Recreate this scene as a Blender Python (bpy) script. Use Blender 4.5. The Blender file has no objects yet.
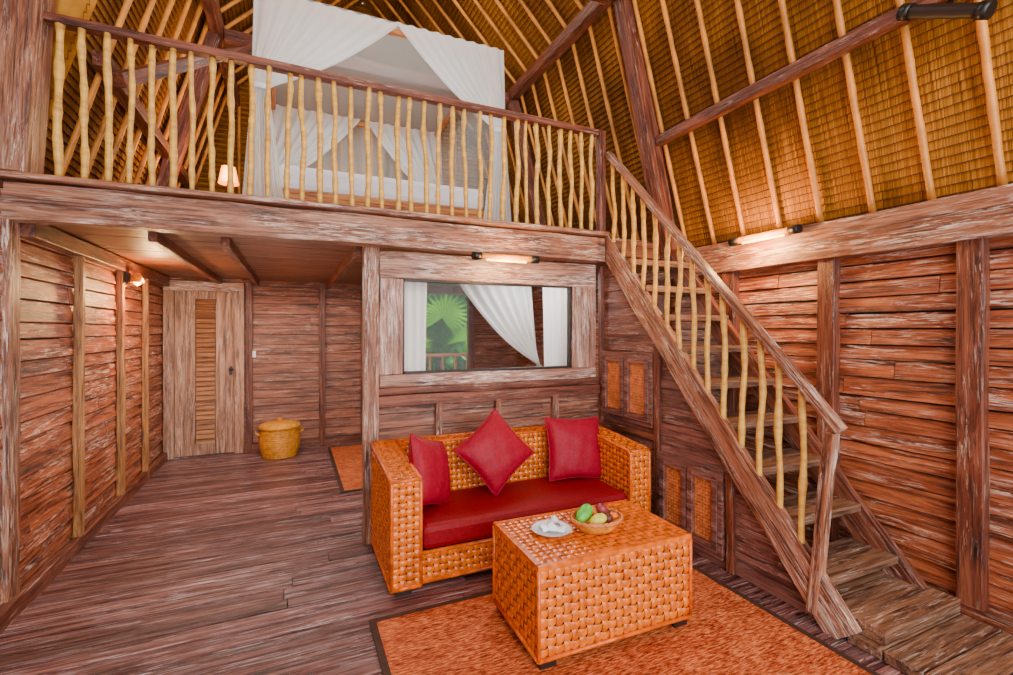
import bpy, bmesh, math, random
from mathutils import Vector, Matrix, Quaternion
random.seed(7)
R=random.Random(11)
scene=bpy.context.scene
COL=scene.collection
def V(*a): return Vector(a)

# ------------------------------------------------------------------ materials
def lin(c):
    return tuple(((x/255.0)/12.92 if x/255.0<=0.04045 else ((x/255.0+0.055)/1.055)**2.4) for x in c)+(1.0,)
def newmat(name):
    m=bpy.data.materials.new(name); m.use_nodes=True
    nt=m.node_tree; nt.nodes.clear()
    out=nt.nodes.new('ShaderNodeOutputMaterial')
    b=nt.nodes.new('ShaderNodeBsdfPrincipled')
    nt.links.new(b.outputs[0],out.inputs[0])
    return m,nt,b,out
def ramp(nt,stops):
    r=nt.nodes.new('ShaderNodeValToRGB')
    e=r.color_ramp.elements
    while len(e)<len(stops): e.new(0.5)
    for i,(p,c) in enumerate(stops):
        e[i].position=p; e[i].color=c
    return r
def noise(nt,coord,scale,sv,detail=6,rough=0.6,dist=0.0):
    mp=nt.nodes.new('ShaderNodeMapping'); mp.inputs['Scale'].default_value=sv
    nt.links.new(coord,mp.inputs[0])
    n=nt.nodes.new('ShaderNodeTexNoise'); n.inputs['Scale'].default_value=scale
    n.inputs['Detail'].default_value=detail; n.inputs['Roughness'].default_value=rough
    n.inputs['Distortion'].default_value=dist
    nt.links.new(mp.outputs[0],n.inputs[0]); return n
def math_n(nt,op,a,b):
    n=nt.nodes.new('ShaderNodeMath'); n.operation=op; n.use_clamp=False
    for i,x in enumerate((a,b)):
        if isinstance(x,(int,float)): n.inputs[i].default_value=x
        else: nt.links.new(x,n.inputs[i])
    return n.outputs[0]
def mix(nt,fac,a,b):
    n=nt.nodes.new('ShaderNodeMix'); n.data_type='RGBA'
    if isinstance(fac,(int,float)): n.inputs[0].default_value=fac
    else: nt.links.new(fac,n.inputs[0])
    for i,x in ((6,a),(7,b)):
        if isinstance(x,tuple): n.inputs[i].default_value=x
        else: nt.links.new(x,n.inputs[i])
    return n.outputs[2]
BL=(0,0,0,1); WH=(1,1,1,1)
def wood(name,axis,dark,mid,light,white=(225,200,190),wamt=0.6,wth=0.56,rough=0.45,island=0.35,fine=70,blotch=0.15,crack=.9,wg=5.0):
    m,nt,b,out=newmat(name)
    tc=nt.nodes.new('ShaderNodeTexCoord')
    geo=nt.nodes.new('ShaderNodeNewGeometry')
    add=nt.nodes.new('ShaderNodeVectorMath'); add.operation='ADD'
    mul=nt.nodes.new('ShaderNodeVectorMath'); mul.operation='SCALE'
    cmb=nt.nodes.new('ShaderNodeCombineXYZ')
    for i in range(3): nt.links.new(geo.outputs['Random Per Island'],cmb.inputs[i])
    nt.links.new(cmb.outputs[0],mul.inputs[0]); mul.inputs['Scale'].default_value=37.0
    nt.links.new(tc.outputs['Object'],add.inputs[0]); nt.links.new(mul.outputs[0],add.inputs[1])
    c=add.outputs[0]
    ax='XYZ'.index(axis)
    def sv(g,o):
        s=[o,o,o]; s[ax]=g; return tuple(s)
    n1=noise(nt,c,1.0,sv(2.2*wg/5,30),8,0.68,0.8)
    r1=ramp(nt,[(0.36,lin(dark)),(0.48,lin(mid)),(0.62,lin(light))])
    nt.links.new(n1.outputs[0],r1.inputs[0])
    # whitewash remnants: fine broken dashes along the grain
    n2=noise(nt,c,1.0,sv(wg,fine),7,0.75,1.2)
    r2=ramp(nt,[(wth,BL),(wth+0.06,WH)])
    nt.links.new(n2.outputs[0],r2.inputs[0])
    n3=noise(nt,c,1.0,sv(1.8,8),4,0.6,0.3)
    r3=ramp(nt,[(0.42,(.06,.06,.06,1)),(0.60,WH)])
    nt.links.new(n3.outputs[0],r3.inputs[0])
    f=math_n(nt,'MULTIPLY',r2.outputs[0],r3.outputs[0])
    f=math_n(nt,'MULTIPLY',f,wamt)
    n4=noise(nt,c,1.0,sv(2.5,16),5,0.6,0.5)
    r4=ramp(nt,[(0.50,BL),(0.68,WH)]); nt.links.new(n4.outputs[0],r4.inputs[0])
    col=mix(nt,math_n(nt,'MULTIPLY',r4.outputs[0],blotch),r1.outputs[0],lin(tuple(.5*w+.5*l for w,l in zip(white,light))))
    col=mix(nt,f,col,lin(white))
    n5=noise(nt,c,1.0,sv(2.6,80),5,0.65,0.8)
    r5=ramp(nt,[(0.36,(.14,.09,.08,1)),(0.46,WH)]); nt.links.new(n5.outputs[0],r5.inputs[0])
    mm=nt.nodes.new('ShaderNodeMix'); mm.data_type='RGBA'; mm.blend_type='MULTIPLY'; mm.inputs[0].default_value=crack
    nt.links.new(col,mm.inputs[6]); nt.links.new(r5.outputs[0],mm.inputs[7])
    hsv=nt.nodes.new('ShaderNodeHueSaturation')
    v=math_n(nt,'MULTIPLY',geo.outputs['Random Per Island'],island)
    v=math_n(nt,'ADD',v,1.0-island/2)
    nt.links.new(v,hsv.inputs['Value']); nt.links.new(mm.outputs[2],hsv.inputs['Color'])
    nt.links.new(hsv.outputs[0],b.inputs['Base Color'])
    b.inputs['Roughness'].default_value=rough
    bp=nt.nodes.new('ShaderNodeBump'); bp.inputs['Strength'].default_value=0.45; bp.inputs['Distance'].default_value=0.01
    nt.links.new(n2.outputs[0],bp.inputs['Height']); nt.links.new(bp.outputs[0],b.inputs['Normal'])
    return m
def plain(name,c,rough=0.5,var=0.12,scale=20,metal=0.0,sv=(1,1,1),bump=0.0,spec=None):
    m,nt,b,out=newmat(name)
    tc=nt.nodes.new('ShaderNodeTexCoord')
    n=noise(nt,tc.outputs['Object'],scale,sv,4,0.6,0)
    lo=tuple(max(0,x*(1-var)) for x in c); hi=tuple(min(255,x*(1+var)) for x in c)
    r=ramp(nt,[(0.3,lin(lo)),(0.7,lin(hi))])
    nt.links.new(n.outputs[0],r.inputs[0]); nt.links.new(r.outputs[0],b.inputs['Base Color'])
    b.inputs['Roughness'].default_value=rough; b.inputs['Metallic'].default_value=metal
    if spec is not None: b.inputs['Specular IOR Level'].default_value=spec
    if bump>0:
        bp=nt.nodes.new('ShaderNodeBump'); bp.inputs['Strength'].default_value=bump; bp.inputs['Distance'].default_value=0.01
        nt.links.new(n.outputs[0],bp.inputs['Height']); nt.links.new(bp.outputs[0],b.inputs['Normal'])
    return m
def emis(name,c,s):
    m,nt,b,out=newmat(name)
    b.inputs['Base Color'].default_value=lin(c); b.inputs['Emission Color'].default_value=lin(c)
    b.inputs['Emission Strength'].default_value=s
    return m
def netmat(name,c,alpha):
    m,nt,b,out=newmat(name); nt.nodes.remove(b)
    tr=nt.nodes.new('ShaderNodeBsdfTransparent')
    d=nt.nodes.new('ShaderNodeBsdfDiffuse'); t=nt.nodes.new('ShaderNodeBsdfTranslucent')
    d.inputs[0].default_value=lin(c); t.inputs[0].default_value=lin(c)
    m1=nt.nodes.new('ShaderNodeMixShader'); m1.inputs[0].default_value=0.4
    nt.links.new(d.outputs[0],m1.inputs[1]); nt.links.new(t.outputs[0],m1.inputs[2])
    m2=nt.nodes.new('ShaderNodeMixShader'); m2.inputs[0].default_value=alpha
    nt.links.new(tr.outputs[0],m2.inputs[1]); nt.links.new(m1.outputs[0],m2.inputs[2])
    nt.links.new(m2.outputs[0],out.inputs[0])
    return m

M_wallY=wood('weathered_wall_wood_y','Y',(64,24,12),(144,66,34),(188,100,56),white=(242,210,190),wamt=0.85,wth=0.52,blotch=.16)
M_wallX=wood('weathered_wall_wood_x','X',(64,30,20),(132,70,44),(170,102,72),white=(226,198,182),wamt=0.65,wth=0.535,blotch=.15)
M_under=wood('under_stair_wood','Y',(62,32,28),(114,68,58),(146,94,82),white=(214,188,180),wamt=0.55,wth=0.535,blotch=.15)
M_beam=wood('weathered_beam','X',(66,30,18),(138,78,50),(180,118,84),white=(242,218,202),wamt=0.88,wth=0.505,blotch=.25)
M_beamd=wood('dark_red_beam','X',(52,20,12),(108,48,28),(146,78,50),white=(224,194,176),wamt=0.6,wth=0.55,blotch=.12)
M_frame=wood('window_frame_wood','X',(94,54,42),(156,102,82),(190,140,118),white=(246,228,218),wamt=0.9,wth=0.48,blotch=.3)
M_strip=wood('wall_strip_wood','X',(96,52,18),(162,102,48),(198,138,76),white=(232,204,166),wamt=0.4,wth=0.55,blotch=.1)
M_floor=wood('floor_plank_wood','X',(50,26,26),(104,60,56),(146,98,92),white=(224,206,212),wamt=0.7,wth=0.54,rough=0.20,island=0.7,blotch=.22,wg=3.2,fine=75)
M_ceil=wood('ceiling_plank_wood','X',(50,22,12),(116,60,34),(152,90,56),white=(206,172,146),wamt=0.35,wth=0.57)
M_doorw=wood('door_wood','Z',(100,60,42),(160,110,82),(190,142,114),white=(234,214,200),wamt=0.6,wth=0.525)
M_doorl=wood('door_slat_wood','X',(106,54,24),(158,94,46),(186,120,68),wamt=0.2)
M_tread=wood('tread_wood','X',(58,32,22),(112,72,50),(150,106,76),white=(224,202,186),wamt=0.6,wth=0.53,blotch=.15)
M_bedw=wood('bed_wood','X',(140,70,20),(200,116,46),(224,148,70),wamt=0.1)
M_bamboo=plain('branch_pole',(238,162,70),0.42,0.24,6,sv=(1,1,3),bump=0.15)
M_rafter=plain('bamboo_rafter',(202,128,46),0.45,0.22,5,bump=0.1)
M_dark=plain('dark_wood_and_gap_shade',(32,17,11),0.5,0.2)  # dark wood parts; on wall backings its colour stands for shade in gaps
M_border=plain('rug_border_brown',(56,28,14),0.8,0.25,40)
M_black=plain('black_metal',(18,16,15),0.4,0.1)
M_rat=plain('rattan_strand',(240,100,0),0.26,0.28,24,bump=0.06,spec=.5)
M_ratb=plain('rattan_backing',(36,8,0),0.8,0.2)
M_rats=plain('rattan_rim',(226,92,0),0.28,0.25,20,spec=.45)
M_basket=plain('basket_gold',(214,138,30),0.5,0.2,30)
M_cane=plain('cane_panel',(204,118,64),0.45,0.2,20)
M_red=plain('crimson_cotton',(150,0,38),0.55,0.12,60,bump=0.1,spec=0.25)
M_reds=plain('crimson_seat_cotton',(132,0,20),0.55,0.12,60,bump=0.1,spec=0.2)
M_white=plain('white_cotton',(240,240,248),0.8,0.03,8)
M_porc=plain('white_porcelain',(244,244,246),0.15,0.02)
M_net=netmat('white_net',(252,253,253),0.76)
M_netb=netmat('white_back_net',(240,246,244),0.34)
M_sheer=netmat('sheer_net',(235,240,238),0.26)
M_curt=netmat('white_curtain',(252,253,255),0.94)
M_leaf=plain('palm_leaf',(130,226,36),0.45,0.25,3)
M_leaf2=plain('garden_leaf',(34,88,16),0.5,0.45,2)
M_glow=emis('warm_glow',(255,190,84),14)
M_shade=emis('lamp_shade_glow',(255,146,46),3.0)
M_glass,nt,b,out=newmat('window_glass')
nt.nodes.remove(b)
g=nt.nodes.new('ShaderNodeBsdfGlossy'); g.inputs['Roughness'].default_value=0.02
t=nt.nodes.new('ShaderNodeBsdfTransparent'); mx=nt.nodes.new('ShaderNodeMixShader'); mx.inputs[0].default_value=0.01
nt.links.new(t.outputs[0],mx.inputs[1]); nt.links.new(g.outputs[0],mx.inputs[2]); nt.links.new(mx.outputs[0],out.inputs[0])

def thatch():
    m,nt,b,out=newmat('alang_thatch')
    tc=nt.nodes.new('ShaderNodeTexCoord'); c=tc.outputs['Object']
    n1=noise(nt,c,1.0,(2.5,150,2.5),4,0.65,0.3)
    r1=ramp(nt,[(0.30,lin((96,54,8))),(0.5,lin((170,108,32))),(0.70,lin((214,150,60)))])
    nt.links.new(n1.outputs[0],r1.inputs[0])
    n2=noise(nt,c,1.2,(1,1,1),3,0.5)
    r2=ramp(nt,[(0.35,lin((160,148,130))),(0.65,WH)])
    nt.links.new(n2.outputs[0],r2.inputs[0])
    mm=nt.nodes.new('ShaderNodeMix'); mm.data_type='RGBA'; mm.blend_type='MULTIPLY'; mm.inputs[0].default_value=1
    nt.links.new(r1.outputs[0],mm.inputs[6]); nt.links.new(r2.outputs[0],mm.inputs[7])
    nt.links.new(mm.outputs[2],b.inputs['Base Color']); b.inputs['Roughness'].default_value=0.85
    b.inputs['Specular IOR Level'].default_value=0.1
    bp=nt.nodes.new('ShaderNodeBump'); bp.inputs['Strength'].default_value=0.3; bp.inputs['Distance'].default_value=0.01
    nt.links.new(n1.outputs[0],bp.inputs['Height']); nt.links.new(bp.outputs[0],b.inputs['Normal'])
    return m
M_thatch=thatch()
M_lath=plain('thatch_lath',(76,40,10),0.7,0.25,8)
def rugmat():
    m,nt,b,out=newmat('orange_woven_rug')
    tc=nt.nodes.new('ShaderNodeTexCoord'); c=tc.outputs['Object']
    n1=noise(nt,c,1.0,(22,120,1),4,0.7,0.2)
    n2=noise(nt,c,1.0,(5,11,1),4,0.7,0.4)
    s=math_n(nt,'ADD',math_n(nt,'MULTIPLY',n1.outputs[0],0.75),math_n(nt,'MULTIPLY',n2.outputs[0],0.25))
    r1=ramp(nt,[(0.40,lin((98,34,12))),(0.5,lin((182,78,34))),(0.60,lin((226,136,80)))])
    nt.links.new(s,r1.inputs[0]); nt.links.new(r1.outputs[0],b.inputs['Base Color'])
    b.inputs['Roughness'].default_value=0.7; b.inputs['Specular IOR Level'].default_value=0.25
    bp=nt.nodes.new('ShaderNodeBump'); bp.inputs['Strength'].default_value=0.4; bp.inputs['Distance'].default_value=0.005
    nt.links.new(n1.outputs[0],bp.inputs['Height']); nt.links.new(bp.outputs[0],b.inputs['Normal'])
    return m
M_rug=rugmat()

# ------------------------------------------------------------------ mesh builder
class MB:
    def __init__(s): s.v=[]; s.f=[]; s.m=[]; s.sm=[]
    def add(s,vs,fs,mi=0,smooth=False):
        o=len(s.v); s.v+= [Vector(x) for x in vs]
        for f in fs: s.f.append([o+i for i in f]); s.m.append(mi); s.sm.append(smooth)
    def box(s,lo,hi,mi=0,jit=0.0):
        x0,y0,z0=lo; x1,y1,z1=hi
        vs=[(x0,y0,z0),(x1,y0,z0),(x1,y1,z0),(x0,y1,z0),(x0,y0,z1),(x1,y0,z1),(x1,y1,z1),(x0,y1,z1)]
        if jit: vs=[tuple(c+R.uniform(-jit,jit) for c in p) for p in vs]
        s.add(vs,[(0,3,2,1),(4,5,6,7),(0,1,5,4),(1,2,6,5),(2,3,7,6),(3,0,4,7)],mi)
    def hexa(s,vs,mi=0):
        s.add(vs,[(0,3,2,1),(4,5,6,7),(0,1,5,4),(1,2,6,5),(2,3,7,6),(3,0,4,7)],mi)
    def tube(s,pts,rad,seg=8,mi=0,cap=True,smooth=True,flat=1.0):
        pts=[Vector(p) for p in pts]; n=len(pts)
        if not hasattr(rad,'__len__'): rad=[rad]*n
        vs=[]; prev=None
        for i,p in enumerate(pts):
            t=(pts[min(i+1,n-1)]-pts[max(i-1,0)]).normalized()
            if prev is None:
                a=Vector((0,0,1)) if abs(t.z)<0.9 else Vector((1,0,0))
                u=t.cross(a).normalized()
            else:
                u=(prev-t*prev.dot(t)).normalized()
            prev=u; w=t.cross(u)
            for k in range(seg):
                an=2*math.pi*k/seg
                vs.append(p+u*math.cos(an)*rad[i]+w*math.sin(an)*rad[i]*flat)
        fs=[]
        for i in range(n-1):
            for k in range(seg):
                a=i*seg+k; b=i*seg+(k+1)%seg
                fs.append((a,b,b+seg,a+seg))
        s.add(vs,fs,mi,smooth)
        if cap:
            o=len(s.v)-n*seg
            s.f.append([o+k for k in range(seg)][::-1]); s.m.append(mi); s.sm.append(False)
            s.f.append([o+(n-1)*seg+k for k in range(seg)]); s.m.append(mi); s.sm.append(False)
    def lathe(s,prof,c=(0,0,0),seg=24,mi=0,sx=1,sy=1,smooth=True):
        vs=[];fs=[]
        for r,z in prof:
            for k in range(seg):
                a=2*math.pi*k/seg
                vs.append((c[0]+r*sx*math.cos(a),c[1]+r*sy*math.sin(a),c[2]+z))
        for i in range(len(prof)-1):
            for k in range(seg):
                a=i*seg+k;b=i*seg+(k+1)%seg
                fs.append((a,b,b+seg,a+seg))
        s.add(vs,fs,mi,smooth)
    def grid(s,fn,nu,nv,mi=0,smooth=True):
        vs=[fn(i/nu,j/nv) for j in range(nv+1) for i in range(nu+1)]
        fs=[]
        for j in range(nv):
            for i in range(nu):
                a=j*(nu+1)+i
                fs.append((a,a+1,a+nu+2,a+nu+1))
        s.add(vs,fs,mi,smooth)
    def weave(s,P00,P10,P01,P11,cell=0.05,amp=0.006,mi=0,mb=1,width=0.385,seg=4):
        P00,P10,P01,P11=map(Vector,(P00,P10,P01,P11))
        U=P10-P00; W=P01-P00; N=U.cross(W).normalized()
        nu=max(1,round(U.length/cell)); nv=max(1,round(W.length/cell))
        def P(u,v,o): return P00*(1-u)*(1-v)+P10*u*(1-v)+P01*(1-u)*v+P11*u*v+N*o
        back=-amp*2.6
        s.add([P(0,0,back),P(1,0,back),P(1,1,back),P(0,1,back)],[(0,1,2,3)],mb)
        def prof(x):
            c=math.cos(x); return math.copysign(min(1,abs(c)*1.35),c)
        for j in range(nv):
            vc=(j+.5)/nv; hw=width/nv
            vs=[];fs=[]
            n=nu*seg
            for k in range(n+1):
                u=k/n; o=amp*prof(math.pi*(u*nu-.5-j))
                vs+=[P(u,vc-hw,o-amp*.6),P(u,vc-hw*.5,o+amp*.1),P(u,vc+hw*.5,o+amp*.1),P(u,vc+hw,o-amp*.6)]
            for k in range(n):
                a=k*4
                for q in range(3): fs.append((a+q,a+q+4,a+q+5,a+q+1))
            s.add(vs,fs,mi,True)
        for i in range(nu):
            uc=(i+.5)/nu; hw=width/nu
            vs=[];fs=[]
            n=nv*seg
            for k in range(n+1):
                v=k/n; o=-amp*prof(math.pi*(v*nv-.5-i))
                vs+=[P(uc-hw,v,o-amp*.6),P(uc-hw*.5,v,o+amp*.1),P(uc+hw*.5,v,o+amp*.1),P(uc+hw,v,o-amp*.6)]
            for k in range(n):
                a=k*4
                for q in range(3): fs.append((a+q,a+q+1,a+q+5,a+q+4))
            s.add(vs,fs,mi,True)
    def wbox(s,lo,hi,cell,faces='xXyYZ',**k):
        x0,y0,z0=lo;x1,y1,z1=hi
        if 'x' in faces: s.weave((x0,y1,z0),(x0,y0,z0),(x0,y1,z1),(x0,y0,z1),cell,**k)
        if 'X' in faces: s.weave((x1,y0,z0),(x1,y1,z0),(x1,y0,z1),(x1,y1,z1),cell,**k)
        if 'y' in faces: s.weave((x0,y0,z0),(x1,y0,z0),(x0,y0,z1),(x1,y0,z1),cell,**k)
        if 'Y' in faces: s.weave((x1,y1,z0),(x0,y1,z0),(x1,y1,z1),(x0,y1,z1),cell,**k)
        if 'Z' in faces: s.weave((x0,y0,z1),(x1,y0,z1),(x0,y1,z1),(x1,y1,z1),cell,**k)

def tag(o,label=None,category=None,group=None,kind=None):
    if label: o['label']=label
    if category: o['category']=category
    if group: o['group']=group
    if kind: o['kind']=kind
    return o
def world_loc(o):
    p=Vector(o.location)
    return p if o.parent is None else world_loc(o.parent)+p
def make(name,mb,mats,parent=None,local=False,origin=None,bevel=0,subsurf=0,**t):
    me=bpy.data.meshes.new(name)
    if local: O=Vector((0,0,0))
    elif origin is not None: O=Vector(origin)
    else:
        xs=[v.x for v in mb.v]; ys=[v.y for v in mb.v]; zs=[v.z for v in mb.v]
        O=Vector(((min(xs)+max(xs))/2,(min(ys)+max(ys))/2,min(zs)))
    me.from_pydata([v-O for v in mb.v],[],mb.f)
    if not isinstance(mats,(list,tuple)): mats=[mats]
    for m in mats: me.materials.append(m)
    me.polygons.foreach_set('material_index',mb.m)
    me.polygons.foreach_set('use_smooth',mb.sm)
    me.update()
    o=bpy.data.objects.new(name,me); COL.objects.link(o)
    if parent is not None:
        o.parent=parent
        o.location=O if local else O-world_loc(parent)
    else: o.location=O
    if bevel:
        b=o.modifiers.new('bevel','BEVEL'); b.width=bevel; b.segments=2; b.limit_method='ANGLE'
    if subsurf:
        b=o.modifiers.new('sub','SUBSURF'); b.levels=subsurf; b.render_levels=subsurf
    return tag(o,**t)
def empty(name,loc,rotz=0,**t):
    o=bpy.data.objects.new(name,None); o.location=loc; o.rotation_euler=(0,0,rotz); o.empty_display_size=0.1
    COL.objects.link(o); return tag(o,**t)
def beam(name,p0,p1,w,h,mat,parent=None,up=(0,0,1),jit=0.004,bevel=0.006,seg=None,round_=False,**t):
    p0=Vector(p0);p1=Vector(p1); d=p1-p0; L=d.length; x=d.normalized()
    up=Vector(up); y=up.cross(x).normalized(); z=x.cross(y)
    n=seg or max(2,int(L/0.25))
    mb=MB(); vs=[];fs=[]
    k=10 if round_ else 4
    for i in range(n+1):
        dx=-L/2+L*i/n
        dy=R.uniform(-jit,jit); dz=R.uniform(-jit,jit)
        for q in range(k):
            if round_:
                a=2*math.pi*q/k; yy=math.cos(a)*w/2; zz=math.sin(a)*h/2
            else: yy,zz=((-w/2,-h/2),(w/2,-h/2),(w/2,h/2),(-w/2,h/2))[q]
            vs.append((dx,yy+dy+R.uniform(-jit,jit)*.5,zz+dz+R.uniform(-jit,jit)*.5))
    for i in range(n):
        for q in range(k):
            a=i*k+q;b=i*k+(q+1)%k; fs.append((a,b,b+k,a+k))
    fs.append(tuple(range(k))[::-1]); fs.append(tuple(n*k+q for q in range(k)))
    mb.add(vs,fs,0,round_)
    o=make(name,mb,mat,local=True,bevel=bevel,**t)
    rot=Matrix((x,y,z)).transposed().to_4x4()
    c=(p0+p1)/2
    if parent is not None:
        o.parent=parent; c=c-world_loc(parent)
    o.matrix_basis=Matrix.Translation(c)@rot
    return o

H=1.46; XL=-1.32; XR=3.10; YW=3.40; YB=6.5; YF=-1.6; ZC=2.03; ZL=2.25

# ------------------------------------------------------------------ floor
mb=MB(); y=YF
while y<YB+0.3:
    w=R.uniform(0.10,0.13); x=XL-0.15
    while x<XR+0.1:
        L=R.uniform(1.4,3.0); x2=min(x+L,XR+0.12)
        mb.box((x,y,-0.05),(x2-0.005,y+w-0.011,R.uniform(-0.005,0.0)))
        x=x2
    y+=w
mb.box((XL-.15,YF,-.08),(XR+.12,YB+.3,-.045),1)
make('floor',mb,[M_floor,M_dark],kind='structure',label='weathered red-brown timber plank floor')

# ------------------------------------------------------------------ walls
def board_wall_x(name,X,thick,y0,y1,z0,z1,mat,side,label):
    mb=MB(); z=z0
    while z<z1-0.01:
        h=R.uniform(0.085,0.13); z2=min(z+h,z1)
        y=y0+0
        while y<y1:
            L=R.uniform(1.0,2.4); y2=min(y+L,y1)
            o=R.uniform(0,0.008)
            b=X+side*thick
            lo=X+side*(o); hi=X+side*(o+0.014)
            t=R.uniform(.005,.013); t2=R.uniform(.005,.013)
            if side>0:
                vs=[(lo,y,z),(b,y,z),(b,y2-.003,z),(lo,y2-.003,z),(hi,y,z2-t),(b,y,z2-t),(b,y2-.003,z2-t2),(hi,y2-.003,z2-t2)]
            else:
                vs=[(b,y,z),(lo,y,z),(lo,y2-.003,z),(b,y2-.003,z),(b,y,z2-t),(hi,y,z2-t),(hi,y2-.003,z2-t2),(b,y2-.003,z2-t2)]
            mb.hexa(vs); y=y2
        z=z2
    mb.box((min(X+side*(thick-.01),X+side*(thick+.03)),y0,z0),(max(X+side*(thick-.01),X+side*(thick+.03)),y1,z1),1)  # backing coloured dark so the gaps between boards look shaded
    return make(name,mb,[mat,M_dark],kind='structure',label=label)
board_wall_x('wall_left',XL,0.05,YF,YB+.05,0,2.2,M_wallY,-1,'red-brown weathered horizontal timber plank wall')
board_wall_x('wall_right',XR,0.05,YF,YB+.05,0,2.13,M_wallY,1,'red-brown whitewashed horizontal timber plank wall')
def boards_y(mb,Y,x0,x1,z0,z1,thick=0.05):
    z=z0
    while z<z1-0.01:
        h=R.uniform(0.085,0.13); z2=min(z+h,z1); x=x0
        while x<x1:
            x2=min(x+R.uniform(.7,1.8),x1); o=R.uniform(0,.008)
            mb.hexa([(x,Y+o,z),(x2-.002,Y+o,z),(x2-.002,Y+thick,z),(x,Y+thick,z),(x,Y+o+.012,z2-.007),(x2-.002,Y+o+.012,z2-.007),(x2-.002,Y+thick,z2-.007),(x,Y+thick,z2-.007)])
            x=x2
        z=z2
mb=MB()
boards_y(mb,YB,-.54,1.1,0,2.12); boards_y(mb,YB,XL,-.54,1.99,2.12)
boards_y(mb,YB,1.1,2.34,1.97,2.12); boards_y(mb,YB,2.34,XR,0,2.12)
mb.box((XL-.2,YB+.042,-.05),(1.1,YB+.08,2.3),1); mb.box((1.1,YB+.042,1.97),(XR,YB+.08,2.3),1); mb.box((2.34,YB+.042,-.05),(XR,YB+.08,2.0),1)  # dark backing colour puts shade into the board gaps
make('wall_back',mb,[M_wallX,M_dark],kind='structure',label='brown weathered timber plank wall around the door')
d=empty('door_1',(-.91,YB,0),kind='structure',label='weathered timber door with a slatted centre strip')
mb=MB()
mb.box((XL,YB-.05,0),(-1.22,YB+.04,2.0)); mb.box((-.62,YB-.05,0),(-.52,YB+.04,2.0))
make('door_frame',mb,M_doorw,parent=d,bevel=.004)
beam('door_lintel',(XL,YB-.01,1.965),(-.52,YB-.01,1.965),.09,.11,M_frame,parent=d)
mb=MB()
for i in range(6):
    x=-1.22+i*.1
    if i in(2,3): continue
    mb.box((x+.002,YB,0.01),(x+.098,YB+.04,1.91),jit=.001)
for z0,z1 in((.01,.14),(1.82,1.91)): mb.box((-1.02,YB,z0),(-.82,YB+.04,z1))
make('door_leaf',mb,M_doorw,parent=d)
mb=MB(); z=.14
while z<1.79:
    mb.hexa([(-1.015,YB-.005,z),(-.825,YB-.005,z),(-.825,YB+.04,z),(-1.015,YB+.04,z),(-1.015,YB+.012,z+.048),(-.825,YB+.012,z+.048),(-.825,YB+.04,z+.048),(-1.015,YB+.04,z+.048)])
    z+=.056
make('louvre_panel',mb,M_doorl,parent=d,label='lighter carved timber louvres')
mb=MB(); mb.lathe([(0,.0),(.022,.0),(.025,.02),(.0,.03)],c=(-.66,YB-.02,.98),seg=12)
mb.box((-.675,YB-.03,.93),(-.645,YB,1.03)); make('door_handle',mb,M_black,parent=d)
mb=MB(); mb.box((-.49,YB-.012,1.13),(-.40,YB+.002,1.21)); 
sw=make('light_switch',mb,M_porc,bevel=.003,label='small white wall switch plate beside the door',category='switch')
mb=MB(); mb.box((-.465,YB-.018,1.15),(-.425,YB-.01,1.19)); make('rocker',mb,M_white,parent=sw,bevel=.002)

tn=[0]
def trim(p0,p1,w,h,mat,label,**k):
    tn[0]+=1
    return beam('trim_%d'%tn[0],p0,p1,w,h,mat,kind='structure',label=label,**k)
trim((-1.36,3.27,0),(-1.36,3.27,2.02),.12,.12,M_beam,'upright timber corner post',up=(0,1,0))
for Y,w in ((4.08,.05),(4.94,.055),(5.67,.05)):
    trim((XL+.02,Y,0),(XL+.02,Y,2.05),.05,w,M_strip,'narrow upright timber wall strip',up=(0,1,0))
for Y in (-.23,.49,1.21,1.91,2.64,3.36):
    trim((XR-.02,Y,0),(XR-.02,Y,1.92),.07,.105,M_beamd,'upright timber wall post',up=(0,1,0))
for X in (-.47,.346,.86): trim((X,YB-.02,0),(X,YB-.02,ZC),.07,.06,M_beamd,'upright timber wall post',up=(0,1,0))
trim((2.36,YB,0),(2.36,YB,1.97),.09,.09,M_beamd,'timber jamb of the rear opening',up=(0,1,0))
trim((XR-.02,YF,2.02),(XR-.02,YB,2.02),.12,.23,M_beam,'heavy weathered timber wall plate')
trim((XL+.02,3.36,2.00),(XL+.02,YB,2.00),.09,.10,M_beamd,'heavy weathered timber wall plate')
def bb(name,p0,p1):
    beam(name,p0,p1,.05,.10,M_beamd,kind='structure',label='timber baseboard')
bb('baseboard_right',(XR-.03,YF,.05),(XR-.03,YB,.05)); bb('baseboard_left',(XL+.02,YF,.04),(XL+.02,YB,.04))
bb('baseboard_back',(-.5,YB-.02,.04),(1.1,YB-.02,.04))

# ------------------------------------------------------------------ loft slab
mb=MB(); y=YW-.02
while y<YB+.1:
    w=R.uniform(.13,.17); mb.box((XL,y,ZC+.03+R.uniform(0,.004)),(XR,y+w-.005,ZC+.06)); y+=w
mb.box((XL,YW-.1,ZC+.06),(XR,YB+.1,ZL-.03))
make('ceiling',mb,M_ceil,kind='structure',label='brown timber plank ceiling under the loft')
mb=MB(); y=YW-.04
while y<YB+.1:
    mb.box((XL,y,ZL-.03),(XR,y+.146,ZL-R.uniform(0,.003))); y+=.15
make('floor_loft',mb,M_floor,kind='structure',label='timber plank loft floor')
for X in (-.77,-.39,.43,1.3,2.1): trim((X,YW+.1,ZC-.0),(X,YB-.05,ZC-.0),.05,.07,M_beamd,'ceiling joist under the loft')
beam('loft_beam',(XL-.08,3.28,2.115),(2.33,3.28,2.115),.13,.19,M_beam,jit=.005,label='massive whitewashed timber beam carrying the loft edge',category='beam')
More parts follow.
